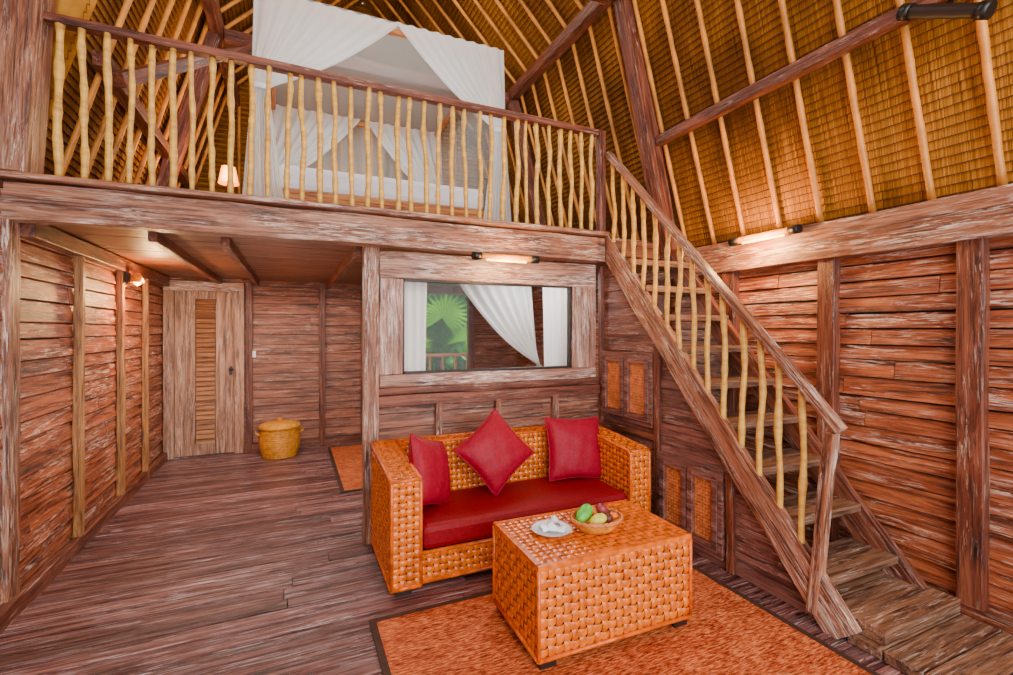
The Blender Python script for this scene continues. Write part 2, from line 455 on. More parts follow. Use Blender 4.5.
beam('loft_edge_board',(XL-.08,3.26,2.236),(2.33,3.26,2.236),.19,.032,M_beam,jit=.001,label='weathered timber edge board lying on the loft beam',category='board')
beam('timber_pillar',(-1.32,3.27,2.256),(-1.20,3.27,4.6),.20,.2,M_beam,up=(0,1,0),jit=.006,label='thick weathered timber pillar rising from the loft beam',category='pillar')

# ------------------------------------------------------------------ railing
def pole_mesh(L,r,wob,rnd,name):
    mb=MB(); n=16; pts=[];rad=[]
    ph=[rnd.uniform(0,6.28) for _ in range(4)]
    for i in range(n+1):
        t=i/n; e=math.sin(math.pi*t)
        pts.append((wob*(math.sin(ph[0]+t*5)*.9+math.sin(ph[1]+t*12)*.4)*(.3+.7*e),wob*(math.sin(ph[2]+t*5)+.4*math.sin(ph[3]+t*10))*.6*(.3+.7*e),L*t))
        rad.append(r*(1+.08*math.sin(ph[1]+t*17)+.28*(rnd.random()>.85)))
    mb.tube(pts,rad,8)
    me=bpy.data.meshes.new(name); me.from_pydata(mb.v,[],mb.f); me.materials.append(M_bamboo)
    me.polygons.foreach_set('use_smooth',mb.sm); me.update(); return me
rl=empty('loft_railing',(.6,3.27,2.258),label='rustic balustrade of crooked pale branches under a timber handrail',category='railing')
meshes=[pole_mesh(.81,.0155,.010,R,'baluster_mesh') for _ in range(10)]
x=-1.12; k=0
while x<2.26:
    o=bpy.data.objects.new('baluster',meshes[k%10]); COL.objects.link(o); o.parent=rl
    o.location=(x-.6+R.uniform(-.008,.008),0,0); o.rotation_euler=(R.uniform(-.012,.012),R.uniform(-.03,.03),R.uniform(0,6.28))
    s=R.uniform(.85,1.2); o.scale=(s,s,1); x+=.0985; k+=1
beam('handrail',(-1.22,3.27,3.09),(2.28,3.27,3.075),.07,.045,M_beamd,parent=rl,jit=.003)
beam('newel_post',(2.32,3.27,2.262),(2.32,3.27,3.10),.06,.06,M_beamd,parent=rl,up=(0,1,0))

# ------------------------------------------------------------------ staircase
st=empty('staircase',(2.7,2.4,0),label='steep weathered timber staircase with branch balusters rising to the loft',category='staircase')
XS0,XS1=2.37,3.0
Y0,Y1=1.45,3.30; Z1=2.21
def zs(Y): return Z1*(Y-Y0)/(Y1-Y0)
slope=Vector((0,Y1-Y0,Z1)).normalized(); nrm=Vector((0,-slope.z,slope.y))
for X in (XS0,XS1):
    beam('stringer',(X,Y0-.06,-.0+.02),(X,Y1,Z1),.05,.17,M_beamd if X>2.5 else M_beam,parent=st,up=nrm,jit=.003)
N=10
for i in range(1,N):
    z=Z1*i/N; yc=Y0+(Y1-Y0)*(i-.15)/N
    mb=MB(); mb.box((XS0+.0,yc-.13,z-.022),(XS1,yc+.13,z+.022),jit=.002)
    make('tread',mb,M_tread,parent=st,bevel=.004)
mb=MB(); mb.box((XS0+.03,1.24,0.052),(XR-.06,1.60,.088)); mb.box((XS0+.03,1.24,.088),(XR-.06,1.42,.120)); mb.box((XS0+.03,1.42,.088),(XR-.06,1.60,.120))
make('bottom_step',mb,M_tread,parent=st,bevel=.004)
mb=MB()
for i in range(5): mb.box((XS0+.0,.64+.15*i,0.001),(XR-.06,.64+.15*i+.143,.050))
make('step_platform',mb,M_tread,parent=st,bevel=.004)
hr=Vector((XS0-.01,3.215,2.90)); hb=Vector((XS0-.01,1.40,.985))
beam('handrail',hr,hb,.055,.045,M_beam,parent=st,jit=.003,up=(0,0,1))
beam('newel_post',(XS0-.01,1.535,.06),(XS0-.01,1.445,.97),.05,.055,M_beam,parent=st,up=(1,0,0))
def hz(Y): 
    t=(Y-1.40)/(3.215-1.40); return .985+t*(2.90-.985)
Y=1.60
while Y<3.18:
    b0=zs(Y)+.10; L=hz(Y)-b0-.01
    me=pole_mesh(L,.0158,.010,R,'stair_baluster_mesh')
    o=bpy.data.objects.new('baluster',me); COL.objects.link(o); o.parent=st
    o.location=(XS0-.0-2.7,Y-2.4,b0); o.rotation_euler=(R.uniform(-.02,.02),R.uniform(-.012,.012),0)
    Y+=.120

mb=MB(); z=0
XU=2.41
def ystr(z): return Y0+(Y1-Y0)*z/Z1+.08
while z<2.0:
    z2=min(z+R.uniform(.10,.14),2.0); o=R.uniform(0,.006)
    a=ystr(z);b=ystr(z2)
    mb.hexa([(XU+o,a,z),(XU+.03,a,z),(XU+.03,YW,z),(XU+o,YW,z),(XU+o+.010,b,z2-.005),(XU+.03,b,z2-.005),(XU+.03,YW,z2-.005),(XU+o+.010,YW,z2-.005)])
    z=z2
make('wall_under_stairs',mb,M_under,kind='structure',label='grey-brown timber panelling beneath the staircase')
def cabinet(y0,y1,z0,z1,label):
    c=empty('wall_cabinet',(XU-.02,(y0+y1)/2,z0),label=label,category='cabinet',group='cabinets built in under the stairs')
    t=.035
    mb=MB()
    mb.box((XU-.03,y0-t,z0-t),(XU+.01,y1+t,z0)); mb.box((XU-.03,y0-t,z1),(XU+.01,y1+t,z1+t))
    mb.box((XU-.03,y0-t,z0),(XU+.01,y0,z1)); mb.box((XU-.03,y1,z0),(XU+.01,y1+t,z1))
    make('cabinet_frame',mb,M_under,parent=c,bevel=.003)
    m=(y0+y1)/2
    for a,b in((y0,m-.006),(m+.006,y1)):
        mb=MB(); s=.042
        mb.box((XU-.038,a,z0),(XU,a+s,z1)); mb.box((XU-.038,b-s,z0),(XU,b,z1))
        mb.box((XU-.038,a+s,z0),(XU,b-s,z0+s)); mb.box((XU-.038,a+s,z1-s),(XU,b-s,z1))
        dd=make('cabinet_door',mb,M_under,parent=c,bevel=.003)
        mb=MB(); mb.weave((XU-.012,b-s,z0+s),(XU-.012,a+s,z0+s),(XU-.012,b-s,z1-s),(XU-.012,a+s,z1-s),.022,.0025,mb=1,width=.40)
        make('cane_panel',mb,[M_cane,M_ratb],parent=dd)
cabinet(2.76,3.32,.78,1.25,'upper wall cabinet with two woven cane doors')
cabinet(2.14,2.64,.09,.56,'lower wall cabinet with two woven cane doors')
for Y,z1 in ((2.69,1.36),(2.06,.60),(3.375,2.0)): trim((XU-.005,Y,0),(XU-.005,Y,z1),.04,.05,M_beamd,'upright stile in the panelling',up=(0,1,0))
trim((XU-.005,2.7,.68),(XU-.005,3.4,.68),.04,.05,M_beamd,'horizontal rail in the panelling')

# ------------------------------------------------------------------ window wall
mb=MB(); boards_y(mb,YW,.52,2.40,0,1.06,.06); mb.box((.52,YW+.05,0),(2.40,YW+.075,1.06),1)  # dark strip behind the boards stands in for shade in their gaps
make('wall_living',mb,[M_wallX,M_dark],kind='structure',label='brown weathered timber plank wall behind the sofa')
trim((.495,YW-.01,0),(.495,YW-.01,ZC+.02),.10,.10,M_beam,'timber post at the end of the partition',up=(0,1,0))
for X in (.98,1.45,1.95): trim((X,YW-.01,0),(X,YW-.01,.94),.05,.06,M_beam,'upright stile in the panelling',up=(0,1,0))
trim((.53,YW-.015,.96),(2.38,YW-.015,.96),.05,.08,M_beamd,'timber rail below the window')
trim((.53,YW,1.035),(2.38,YW,1.035),.07,.05,M_beamd,'timber sill rail')
wi=empty('window_1',(1.4,YW,1.06),kind='structure',label='wide interior window in a broad whitewashed timber frame')
yy=YW-.01
beam('frame_board',(.55,yy,1.105),(2.33,yy,1.105),.08,.09,M_frame,parent=wi)
beam('frame_board',(.55,yy,1.915),(2.33,yy,1.915),.08,.19,M_frame,parent=wi)
beam('frame_board',(.63,yy,1.15),(.63,yy,1.82),.08,.16,M_frame,parent=wi,up=(1,0,0))
beam('frame_board',(2.215,yy,1.15),(2.215,yy,1.82),.08,.23,M_frame,parent=wi,up=(1,0,0))
mb=MB()
for lo,hi in (((.71,yy-.03,1.145),(2.10,yy+.02,1.165)),((.71,yy-.03,1.805),(2.10,yy+.02,1.825)),((.705,yy-.03,1.145),(.722,yy+.02,1.825)),((2.083,yy-.03,1.145),(2.10,yy+.02,1.825))): mb.box(lo,hi)
make('window_bead',mb,M_dark,parent=wi)
mb=MB(); mb.box((.72,yy+.0,1.16),(2.085,yy+.006,1.81)); make('glass_pane',mb,M_glass,parent=wi)

def curtain(name,p0,p1,zt,zb,amp,folds,mat,**t):
    p0=Vector(p0);p1=Vector(p1); d=p1-p0; n=Vector((-d.y,d.x,0)).normalized()
    mb=MB()
    def fn(u,v):
        s=1-.25*math.sin(v*math.pi)*.5
        uu=.5+(u-.5)*s
        p=p0+d*uu+n*amp*math.sin(u*folds*2*math.pi)*(.5+.5*v)
        return (p.x,p.y,zt+(zb-zt)*v)
    mb.grid(fn,folds*8,12)
    return make(name,mb,mat,**t)
curtain('curtain',(.66,3.52,0),(.93,3.52,0),1.975,.012,.02,4,M_curt,label='narrow white curtain hanging inside the window',category='curtain',group='white curtains in the window')
curtain('curtain',(1.93,3.56,0),(2.25,3.56,0),1.975,.012,.02,4,M_curt,label='narrow white curtain hanging inside the window',category='curtain',group='white curtains in the window')
mb=MB(); mb.tube([(.56,3.54,1.985),(2.3,3.54,1.985)],.008,8)
make('curtain_rod',mb,M_dark,label='dark curtain rod above the window',category='curtain rod')

def swag(mb,T0,T1,tie,bottom,spread,amp,folds,nu=64,vt=.62,sag=.16,ex=1.25):
    T0=Vector(T0);T1=Vector(T1);tie=Vector(tie);bottom=Vector(bottom);spread=Vector(spread)
    n=Vector((0,1,0))
    def fn(u,v):
        if v<vt:
            t=v/vt
            a=T0.lerp(T1,u); b=tie+spread*(u-.5)*.35
            p=a.lerp(b,1-(1-t)**ex)
            p.z=a.z+(b.z-a.z)*(t**.9)-u*sag*math.sin(math.pi*t)
        else:
            t=(v-vt)/(1-vt)
            a=tie+spread*(u-.5)*.35; b=bottom+spread*(u-.5)
            p=a.lerp(b,t)
        p=p+n*amp*math.sin(u*folds*2*math.pi)*(.4+.6*min(1,v*1.4))
        return p
    mb.grid(fn,nu,36)
mb=MB(); swag(mb,(2.20,4.3,1.99),(1.38,4.3,1.99),(2.34,4.3,1.05),(2.34,4.3,.01),(.3,0,0),.045,6,sag=.10,ex=1.0)
make('mosquito_net',mb,M_net,label='white mosquito net swept aside behind the window',category='mosquito net')

# garden
mb=MB(); mb.box((-3,YB+.5,-.3),(12,22,-.12)); make('garden_lawn',mb,M_leaf2,label='green garden lawn outside',category='lawn',kind='stuff')
def fan_palm(x,y,fans,seed,w=.026):
    rnd=random.Random(seed); mb=MB()
    mb.tube([(x,y,-.115),(x+.03,y,.4),(x,y,.9)],[.07,.06,.05],8,1)
    for (fx,fy,fz,R0,tilt) in fans:
        c=Vector((fx,fy,fz))
        mb.tube([(x,y,.85),((x+fx)/2,(y+fy)/2,(.85+fz)/2+.1),tuple(c)],.012,6,1)
        up=Vector((math.sin(tilt),-.35,math.cos(tilt))).normalized(); s=Vector((math.cos(tilt),0.05,-math.sin(tilt))).normalized()
        for k in range(22):
            b=-2.2+4.4*k/21
            dd=(up*math.cos(b)+s*math.sin(b)).normalized()
            ll=R0*(1-.12*abs(b)/2.3)*rnd.uniform(.90,1.06); ww=(s*math.cos(b)-up*math.sin(b))*w*R0/.42
            m1=c+dd*ll*.5; e=c+dd*ll+Vector((0,-.04,-ll*.15))
            n=Vector((0,-.02,0))
            mb.add([c,m1+ww,m1+n,e,m1-ww],[(0,1,2),(2,1,3),(0,2,4),(2,3,4)],0)
    return make('palm',mb,[M_leaf,M_dark],label='fan palm with bright green fingered fronds in the garden',category='palm')
fan_palm(2.45,8.5,[(2.48,8.35,1.68,.60,.15),(2.02,8.5,1.15,.40,-.5),(2.95,8.45,1.25,.42,.6),(1.95,8.6,2.0,.38,-.3)],3)
fan_palm(4.1,9.4,[(4.0,9.3,1.7,.5,-.2),(3.5,9.4,1.3,.42,-.6),(4.6,9.4,1.4,.4,.6)],5)
mb=MB(); rnd=random.Random(4)
for i in range(6000):
    p=Vector((rnd.uniform(-1,10),rnd.uniform(11,12.5),rnd.uniform(.15,4.2)))
    a=Vector((rnd.uniform(-1,1),rnd.uniform(-1,1),rnd.uniform(-1,1))).normalized()*.22
    b=a.cross(Vector((0,1,.3))).normalized()*.07
    mb.add([p-a,p+b,p+a,p-b],[(0,1,2,3)])
mb.box((-1,12.5,-.1),(10,13,3.9))
make('garden_foliage',mb,M_leaf2,kind='stuff',label='dense green garden foliage',category='foliage')
pr=empty('terrace_railing',(2.5,7.05,-.11),label='pale timber railing outside on the terrace',category='railing')
beam('rail',(0.6,7.05,1.08),(5,7.05,1.08),.05,.05,M_bedw,parent=pr); beam('rail',(0.6,7.05,.7),(5,7.05,.7),.04,.04,M_bedw,parent=pr)
for i in range(22): 
    beam('baluster',(.7+.2*i,7.05,-.11),(.7+.2*i,7.05,1.06),.035,.035,M_bedw,parent=pr,up=(0,1,0),seg=2)

# ------------------------------------------------------------------ roof
prof_r=[Vector((3.18,2.08)),Vector((2.52,4.36)),Vector((.89,6.0))]
prof_l=[Vector((2*.89-p.x,p.y)) for p in prof_r]
OFF=.42
prof_lf=[Vector((p.x-OFF*(1 if i<2 else 0),p.y)) for i,p in enumerate(prof_l)]
mb=MB()
def courses(prof,y0,y1,inward):
    for a,b in zip(prof[:-1],prof[1:]):
        d=b-a; L=d.length; t=d/L; n=Vector((-t.y,t.x))*inward
        k=int(L/.048)
        for i in range(k):
            s0=L*i/k; s1=L*(i+1)/k
            p=a+t*s0; q=a+t*s1
            p1=p+n*.012
            vs=[(p.x,y0,p.y),(p1.x,y0,p1.y),(q.x,y0,q.y),(p.x,y1,p.y),(p1.x,y1,p1.y),(q.x,y1,q.y)]
            mb.add(vs,[(0,1,4,3),(1,2,5,4)],0,False)
            c=p1+n*.002
            mb.add([(c.x,y0,c.y-.0025),(c.x,y0,c.y+.0025),(c.x,y1,c.y+.0025),(c.x,y1,c.y-.0025)],[(0,1,2,3)],1)
courses(prof_r,YF,6.85,1); courses(prof_l,3.40,6.85,-1); courses(prof_lf,YF,3.42,-1)
mb.box((XL-.5,YF,2.17),(XL,3.42,2.21),1)
e=.03
mb.add([(prof_l[0].x+e,3.41,2.08),(prof_l[1].x+e,3.41,4.33),(prof_l[2].x+e,3.41,5.96),(prof_lf[2].x-e,3.41,6.04),(prof_lf[1].x-e,3.41,4.38),(prof_lf[0].x-e,3.41,2.08)],[(0,1,4,5),(1,2,3,4)])
for i in range(60):
    z0=2.2+i*.0625; z1=z0+.0625
    def hw(z):
        if z<4.36: return 2.29-(z-2.08)*(.66/2.28)
        return max(.02,1.63*(6.0-z)/1.64)
    if z1>6.0: break
    vs=[(.89-hw(z0),6.8,z0),(.89+hw(z0),6.8,z0),(.89-hw(z0),6.785,z0+.003),(.89+hw(z0),6.785,z0+.003),(.89-hw(z1),6.8,z1),(.89+hw(z1),6.8,z1)]
    mb.add(vs,[(0,1,3,2),(2,3,5,4)])
make('ceiling_thatch',mb,[M_thatch,M_lath],kind='structure',label='steep golden alang-alang thatch roof seen from below')
def pole(name,pts,r,mat,rnd=R,**t):
    P=[Vector(p) for p in pts]; out=[];rad=[]
    for a,b in zip(P[:-1],P[1:]):
        L=(b-a).length; n=max(2,int(L/.09))
        for i in range(n+(b is P[-1])):
            out.append(a.lerp(b,i/n)+Vector((0,rnd.uniform(-.0015,.0015),0))); rad.append(r*(1.15 if i%4==0 else 1))
    mb=MB(); mb.tube(out,rad,8); return make(name,mb,mat,**t)
y=1.105-.287*9
while y<6.75:
    for sgn in(1,-1):
        sh=-OFF if (sgn<0 and y<3.45) else 0
        pts=[]
        for j,((X,Z),(ox,oz)) in enumerate(zip([(3.115,2.14),(2.52,4.36),(.95,5.95)],[(0,0),(-.045,-.03),(-.02,-.06)])):
            X2=X+ox; pts.append(((X2 if sgn>0 else 2*.89-X2+(sh if j<2 else 0)), y+R.uniform(-.01,.01), Z+oz+(.08 if (sh and j==0) else 0)))
        pole('bamboo_rafter',pts,.018,M_rafter,label='golden bamboo pole rafter under the thatch',category='rafter',group='bamboo rafters of the thatch roof')
    y+=.287
for X in (-.6,-.2,.2,.6,1.0,1.4,1.8,2.2):
    z=4.9 if X in(-.2,.2,1.4,1.8) else (4.4 if X in(-.6,2.2) else 5.6)
    pole('bamboo_rafter',[(X,6.74,2.27),(X,6.74,z)],.018,M_rafter,label='golden bamboo pole rafter against the thatched gable',category='rafter',group='bamboo rafters of the gable')
def rb(p0,p1,w,h,label,mat=M_beamd,**k): return beam('roof_beam',p0,p1,w,h,mat,label=label,category='beam',**k)
rb((2.80,YF,3.04),(2.80,3.12,3.04),.07,.08,'red-brown timber purlin beneath the bamboo rafters')
rb((2.42,YF,4.28),(2.42,6.7,4.28),.10,.12,'red-brown timber purlin at the bend of the roof')
rb((-.64,3.5,4.28),(-.64,6.7,4.28),.11,.13,'red-brown timber purlin at the bend of the roof')
rb((-1.02,3.5,3.04),(-1.02,6.7,3.04),.08,.09,'red-brown timber purlin beneath the bamboo rafters')
rb((2.98,3.2,2.145),(2.50,3.2,4.20),.13,.13,'thick dark timber post leaning with the roof slope',up=(0,1,0))
rb((-1.0,3.2,4.22),(2.36,3.2,4.22),.13,.16,'heavy timber tie beam across the roof')
rb((-1.18,5.2,2.27),(-.66,5.2,4.22),.12,.12,'timber post leaning with the roof slope',up=(0,1,0))
rb((-.58,5.2,4.22),(2.35,5.2,4.22),.11,.12,'heavy timber tie beam across the roof')
rb((-.95,3.55,2.95),(-.35,5.05,4.1),.08,.08,'diagonal timber brace in the roof')
rb((2.9,5.2,2.27),(2.42,5.2,4.2),.12,.12,'timber post leaning with the roof slope',up=(0,1,0))

# ------------------------------------------------------------------ lamps
def tube_lamp(p0,p1,back,label,dark=False,k=1.0):
    p0=Vector(p0);p1=Vector(p1); c=(p0+p1)/2; d=(p1-p0).normalized()
    L=empty('wall_lamp',c,label=label,category='lamp')
    mb=MB(); n=9; pts=[p0.lerp(p1,.08+.84*i/n) for i in range(n+1)]
    mb.tube(pts,[k*.024*(1.08 if i%3==0 else 1) for i in range(n+1)],12)
    make('lamp_body',mb,M_dark if dark else M_rafter,parent=L,label='bamboo tube')
    for a,b in((0,.12),(.88,1)):
        mb=MB(); mb.tube([p0.lerp(p1,a),p0.lerp(p1,b)],.029*k,12); make('end_cap',mb,M_black,parent=L,label='black end cap')
    if not dark:
        dn=Vector((0,0,-.022))+Vector(back)*-.1
        mb=MB(); mb.tube([p0.lerp(p1,.2)+dn,p0.lerp(p1,.8)+dn],.010,8); make('bulb',mb,M_glow,parent=L,label='glowing tube')
    mb=MB(); mb.tube([c,c+Vector(back)],.012,8); make('bracket',mb,M_black,parent=L)
tube_lamp((1.16,3.16,1.985),(1.68,3.16,1.985),(0,.055,0),'bamboo tube picture lamp on the beam above the window')
tube_lamp((2.985,2.56,2.115),(2.985,2.03,2.115),(.04,0,0),'bamboo tube lamp glowing on the plank wall plate')
tube_lamp((2.73,1.34,3.02),(2.75,1.02,2.84),(.06,.0,.06),'dark unlit tube lamp hung beneath the roof purlin',dark=True,k=1.3)
sc=empty('wall_sconce',(-1.24,4.94,1.90),label='small warm wall sconce glowing on a timber post',category='lamp')
mb=MB(); mb.box((-1.27,4.91,1.85),(-1.245,4.97,1.94)); make('backplate',mb,M_black,parent=sc)
mb=MB(); mb.lathe([(.0,.08),(.02,.08),(.045,.03),(.05,.0)],c=(-1.19,4.94,1.86),seg=16); make('lamp_shade',mb,M_basket,parent=sc)
mb=MB(); mb.lathe([(0,-.035),(.022,-.02),(.028,0),(.02,.02),(0,.03)],c=(-1.19,4.94,1.865),seg=12); make('bulb',mb,M_glow,parent=sc)

# ------------------------------------------------------------------ sofa
SX0,SX1,SY0,SY1=.49,2.25,2.60,3.31; AT=.16; ZB=.05
so=empty('sofa',((SX0+SX1)/2,(SY0+SY1)/2,0),label='orange woven rattan sofa with a dark red seat cushion',category='sofa')
def zt(Y): return .635+(Y-SY0)*.09
CE=.040
def arm(xa,xb):
    mb=MB(); K=dict(cell=CE,amp=.005)
    a,b=SY0,SY1-.14
    mb.weave((xa,SY1,ZB),(xa,a,ZB),(xa,SY1,zt(SY1)),(xa,a,zt(a)),**K)
    e=b if xb<1 else SY1
    mb.weave((xb,a,ZB),(xb,e,ZB),(xb,a,zt(a)),(xb,e,zt(e)),**K)
    mb.weave((xa,a,ZB),(xb,a,ZB),(xa,a,zt(a)),(xb,a,zt(a)),**K)
    mb.weave((xa,a,zt(a)),(xb,a,zt(a)),(xa,SY1,zt(SY1)),(xb,SY1,zt(SY1)),**K)
    for X in(xa,xb):
        mb.tube([(X,a,ZB),(X,a,zt(a)-.02),(X,a+.02,zt(a)),(X,(a+SY1)/2,zt((a+SY1)/2)),(X,SY1,zt(SY1))],.010,8,2)
    mb.tube([(xa,a,zt(a)),(xb,a,zt(a))],.010,8,2); mb.tube([(xa,a,ZB),(xb,a,ZB)],.012,8,2); mb.tube([(xa,a,ZB),(xa,SY1,ZB)],.012,8,2)
    return make('armrest',mb,[M_rat,M_ratb,M_rats],parent=so)
arm(SX0,SX0+AT); arm(SX1-AT,SX1)
mb=MB(); zb=zt(SY1)
mb.weave((SX0+AT,SY1-.14,ZB),(SX1-AT,SY1-.14,ZB),(SX0+AT,SY1-.14,zb),(SX1-AT,SY1-.14,zb),CE,.005)
mb.weave((SX1,SY1,ZB),(SX0,SY1,ZB),(SX1,SY1,zb),(SX0,SY1,zb),CE,.005)
mb.weave((SX0+AT,SY1-.14,zb),(SX1-AT,SY1-.14,zb),(SX0+AT,SY1,zb),(SX1-AT,SY1,zb),CE,.005)
mb.tube([(SX0,SY1,zb),(SX1,SY1,zb)],.010,8,2); mb.tube([(SX0+AT,SY1-.14,zb),(SX1-AT,SY1-.14,zb)],.010,8,2)
make('backrest',mb,[M_rat,M_ratb,M_rats],parent=so)
mb=MB(); mb.weave((SX0+AT,SY0+.03,ZB),(SX1-AT,SY0+.03,ZB),(SX0+AT,SY0+.03,.21),(SX1-AT,SY0+.03,.21),CE,.005)
mb.tube([(SX0+AT,SY0+.03,ZB),(SX1-AT,SY0+.03,ZB)],.012,8,2); mb.tube([(SX0+AT,SY0+.03,.21),(SX1-AT,SY0+.03,.21)],.012,8,2)
mb.box((SX0+AT,SY0+.05,.16),(SX1-AT,SY1-.16,.205),1)
make('seat_base',mb,[M_rat,M_ratb,M_rats],parent=so)
mb=MB(); mb.box((SX0+AT+.012,SY0+.005,.225),(SX1-AT-.012,SY1-.155,.365))
make('seat_cushion',mb,M_reds,parent=so,bevel=.035,label='dark red cotton seat cushion')
for X in(SX0+.07,SX1-.07):
    for Y in (SY0+.06,SY1-.06):
        mb=MB(); mb.box((X-.045,Y-.04,0.001),(X+.045,Y+.04,.055)); make('foot',mb,M_dark,parent=so,bevel=.003,label='dark wooden block foot')
def pillow(center,S,rot,label):
    mb=MB(); n=22; T=.085
    for sg in(1,-1):
        def fn(u,v):
            a=2*u-1;b=2*v-1
            th=T*max(0,(1-a**2)*(1-b**2))**.42
            k=1-.09*(1-abs(a)**1.5)*(abs(b)**3)
            k2=1-.09*(1-abs(b)**1.5)*(abs(a)**3)
            wr=.004*math.sin(9*a+4*b)*math.sin(7*b-3*a)*(th/T)
            return rot@Vector((a*S/2*k2,sg*(th+wr),b*S/2*k))+Vector(center)
        mb.grid(fn,n,n)
    pts=[]
    for e in range(4):
        for i in range(12):
            s=-1+2*i/12
            a,b=((s,-1),(1,s),(-s,1),(-1,-s))[e]
            k=1-.09*(1-abs(a)**1.5)*(abs(b)**3); k2=1-.09*(1-abs(b)**1.5)*(abs(a)**3)
            pts.append(rot@Vector((a*S/2*k2,0,b*S/2*k))+Vector(center))
    pts.append(pts[0]); mb.tube(pts,.005,6)
    return make('throw_pillow',mb,M_red,label=label,category='pillow',group='red throw pillows on the sofa')
Rx=lambda a:Matrix.Rotation(math.radians(a),3,'X')
Ry=lambda a:Matrix.Rotation(math.radians(a),3,'Y')
Rz=lambda a:Matrix.Rotation(math.radians(a),3,'Z')
pillow((1.91,3.02,.585),.45,Rz(-4)@Rx(-16)@Ry(3),'crimson square throw pillow propped upright against the rattan backrest')
pillow((1.26,2.99,.635),.415,Rz(0)@Rx(-18)@Ry(52),'crimson throw pillow standing on one corner against the backrest')
pillow((.79,2.92,.575),.42,Rz(50)@Rx(-16)@Ry(20),'crimson throw pillow leaning in the corner against the armrest')

# ------------------------------------------------------------------ coffee table
TW,TD,TH=.835,.51,.457
rz=math.radians(-1)
c=Vector((.952,1.784,0.0))+Matrix.Rotation(rz,3,'Z')@Vector((TW/2,TD/2,0))
tb=empty('coffee_table',c,rz,label='box-shaped orange woven rattan coffee table on the rug',category='table')
x,y_=TW/2,TD/2
mb=MB(); mb.wbox((-x+.004,-y_+.004,.06),(x-.004,y_-.004,TH-.02),.040,'xXyY',amp=.005)
for sx in(-1,1):
    for sy in(-1,1): mb.tube([(sx*x,sy*y_,.055),(sx*x,sy*y_,TH-.02)],.009,8,2)
for sy in(-1,1): mb.tube([(-x,sy*y_,.055),(x,sy*y_,.055)],.010,8,2)
for sx in(-1,1): mb.tube([(sx*x,-y_,.055),(sx*x,y_,.055)],.010,8,2)
make('table_body',mb,[M_rat,M_ratb,M_rats],parent=tb,local=True)
M_top=plain('rattan_top',(232,98,0),0.22,0.25,20)
M_topb=plain('rattan_top_gap',(70,18,0),0.5,0.2,14)
mb=MB(); mb.weave((-x+.015,-y_+.015,TH-.001),(x-.015,-y_+.015,TH-.001),(-x+.015,y_-.015,TH-.001),(x-.015,y_-.015,TH-.001),.036,.0025,mb=1,width=.41)
b1=.016
for (x0,y0,x1,y1) in((-x,-y_,x,-y_+b1),(-x,y_-b1,x,y_),(-x,-y_+b1,-x+b1,y_-b1),(x-b1,-y_+b1,x,y_-b1)):
    mb.box((x0-.004,y0-.004,TH-.022),(x1+.004,y1+.004,TH+.001),2)
make('table_top',mb,[M_top,M_topb,M_top],parent=tb,local=True)
for sx in(-1,1):
    for sy in(-1,1):
        mb=MB(); X=sx*(x-.05);Y=sy*(y_-.045); mb.box((X-.04,Y-.035,.0095),(X+.04,Y+.035,.06)); make('foot',mb,M_dark,parent=tb,local=True,bevel=.003,label='dark wooden block foot')

px,py,pz=1.17,2.06,TH+.004
mb=MB(); mb.lathe([(0,.004),(.055,.004),(.075,.01),(.10,.02),(.102,.022),(.075,.004),(.05,0),(0,0)],c=(px,py,pz),seg=32)
make('plate',mb,M_porc,label='round white porcelain plate on the coffee table',category='plate')
for k,(dx,dy,a) in enumerate(((-.032,.0,20),(.034,.02,70),(.008,-.035,140))):
    mb=MB(); rr=Rz(a)
    def fn(u,v):
        q=rr@Vector(((u-.5)*.085,(v-.5)*.05,0)); return (px+dx+q.x,py+dy+q.y,pz+.024+.030*math.sin(math.pi*v)*(.7+.3*math.sin(u*7+k))+k*.001)
    mb.grid(fn,12,8); 
    def fn2(u,v):
        q=rr@Vector(((u-.5)*.085,(v-.5)*.05,0)); return (px+dx+q.x,py+dy+q.y,pz+.023)
    mb.grid(fn2,2,2)
    make('napkin',mb,M_white,label='folded white cloth on the porcelain plate',category='napkin',group='folded white cloths on the plate')
bx,by,bz=1.395,2.0,TH+.004
fbk=empty('fruit_basket',(bx,by,bz),label='shallow oval woven basket of fruit on the coffee table',category='basket')
mb=MB(); 
mb.lathe([(0,.0),(.085,.0),(.105,.015),(.128,.05),(.135,.062),(.124,.05),(.10,.02),(.08,.008),(0,.008)],c=(bx,by,bz),seg=36,sy=.8)
make('basket_bowl',mb,M_basket,parent=fbk)
mb=MB()
for ph in(0,math.pi):
    pts=[(bx+.133*math.cos(t)*(1),by+.106*math.sin(t),bz+.06+.005*math.sin(14*t+ph)) for t in [2*math.pi*i/84 for i in range(85)]]
    mb.tube(pts,.006,6)
make('basket_rim',mb,M_cane,parent=fbk)
M_f={'mango':plain('mango_skin',(90,180,60),.35,.3,12),'yellow':plain('star_yellow',(214,200,60),.4,.25,10),'snake':plain('salak_skin',(96,40,28),.5,.4,60,bump=.4),'orange':plain('tangerine',(230,110,20),.4,.12,50,bump=.2),'purple':plain('passion_purple',(150,50,60),.4,.2,20)}
def fruit(name,p,r,sq,mk,label,rot):
    mb=MB(); prof=[(r*math.sin(math.pi*i/14)*(1-.12*math.cos(math.pi*i/14)),-r*sq*math.cos(math.pi*i/14)) for i in range(15)]
    mb.lathe(prof,seg=20)
    mb.v=[rot@v+Vector(p) for v in mb.v]
    o=make(name,mb,M_f[mk],label=label,category='fruit')
    mb=MB(); t=rot@Vector((0,0,r*sq*.95))+Vector(p); t2=rot@Vector((0,0,r*sq*1.12))+Vector(p)
    mb.tube([t,t2],.003,6); make('fruit_stem',mb,M_dark,parent=o)
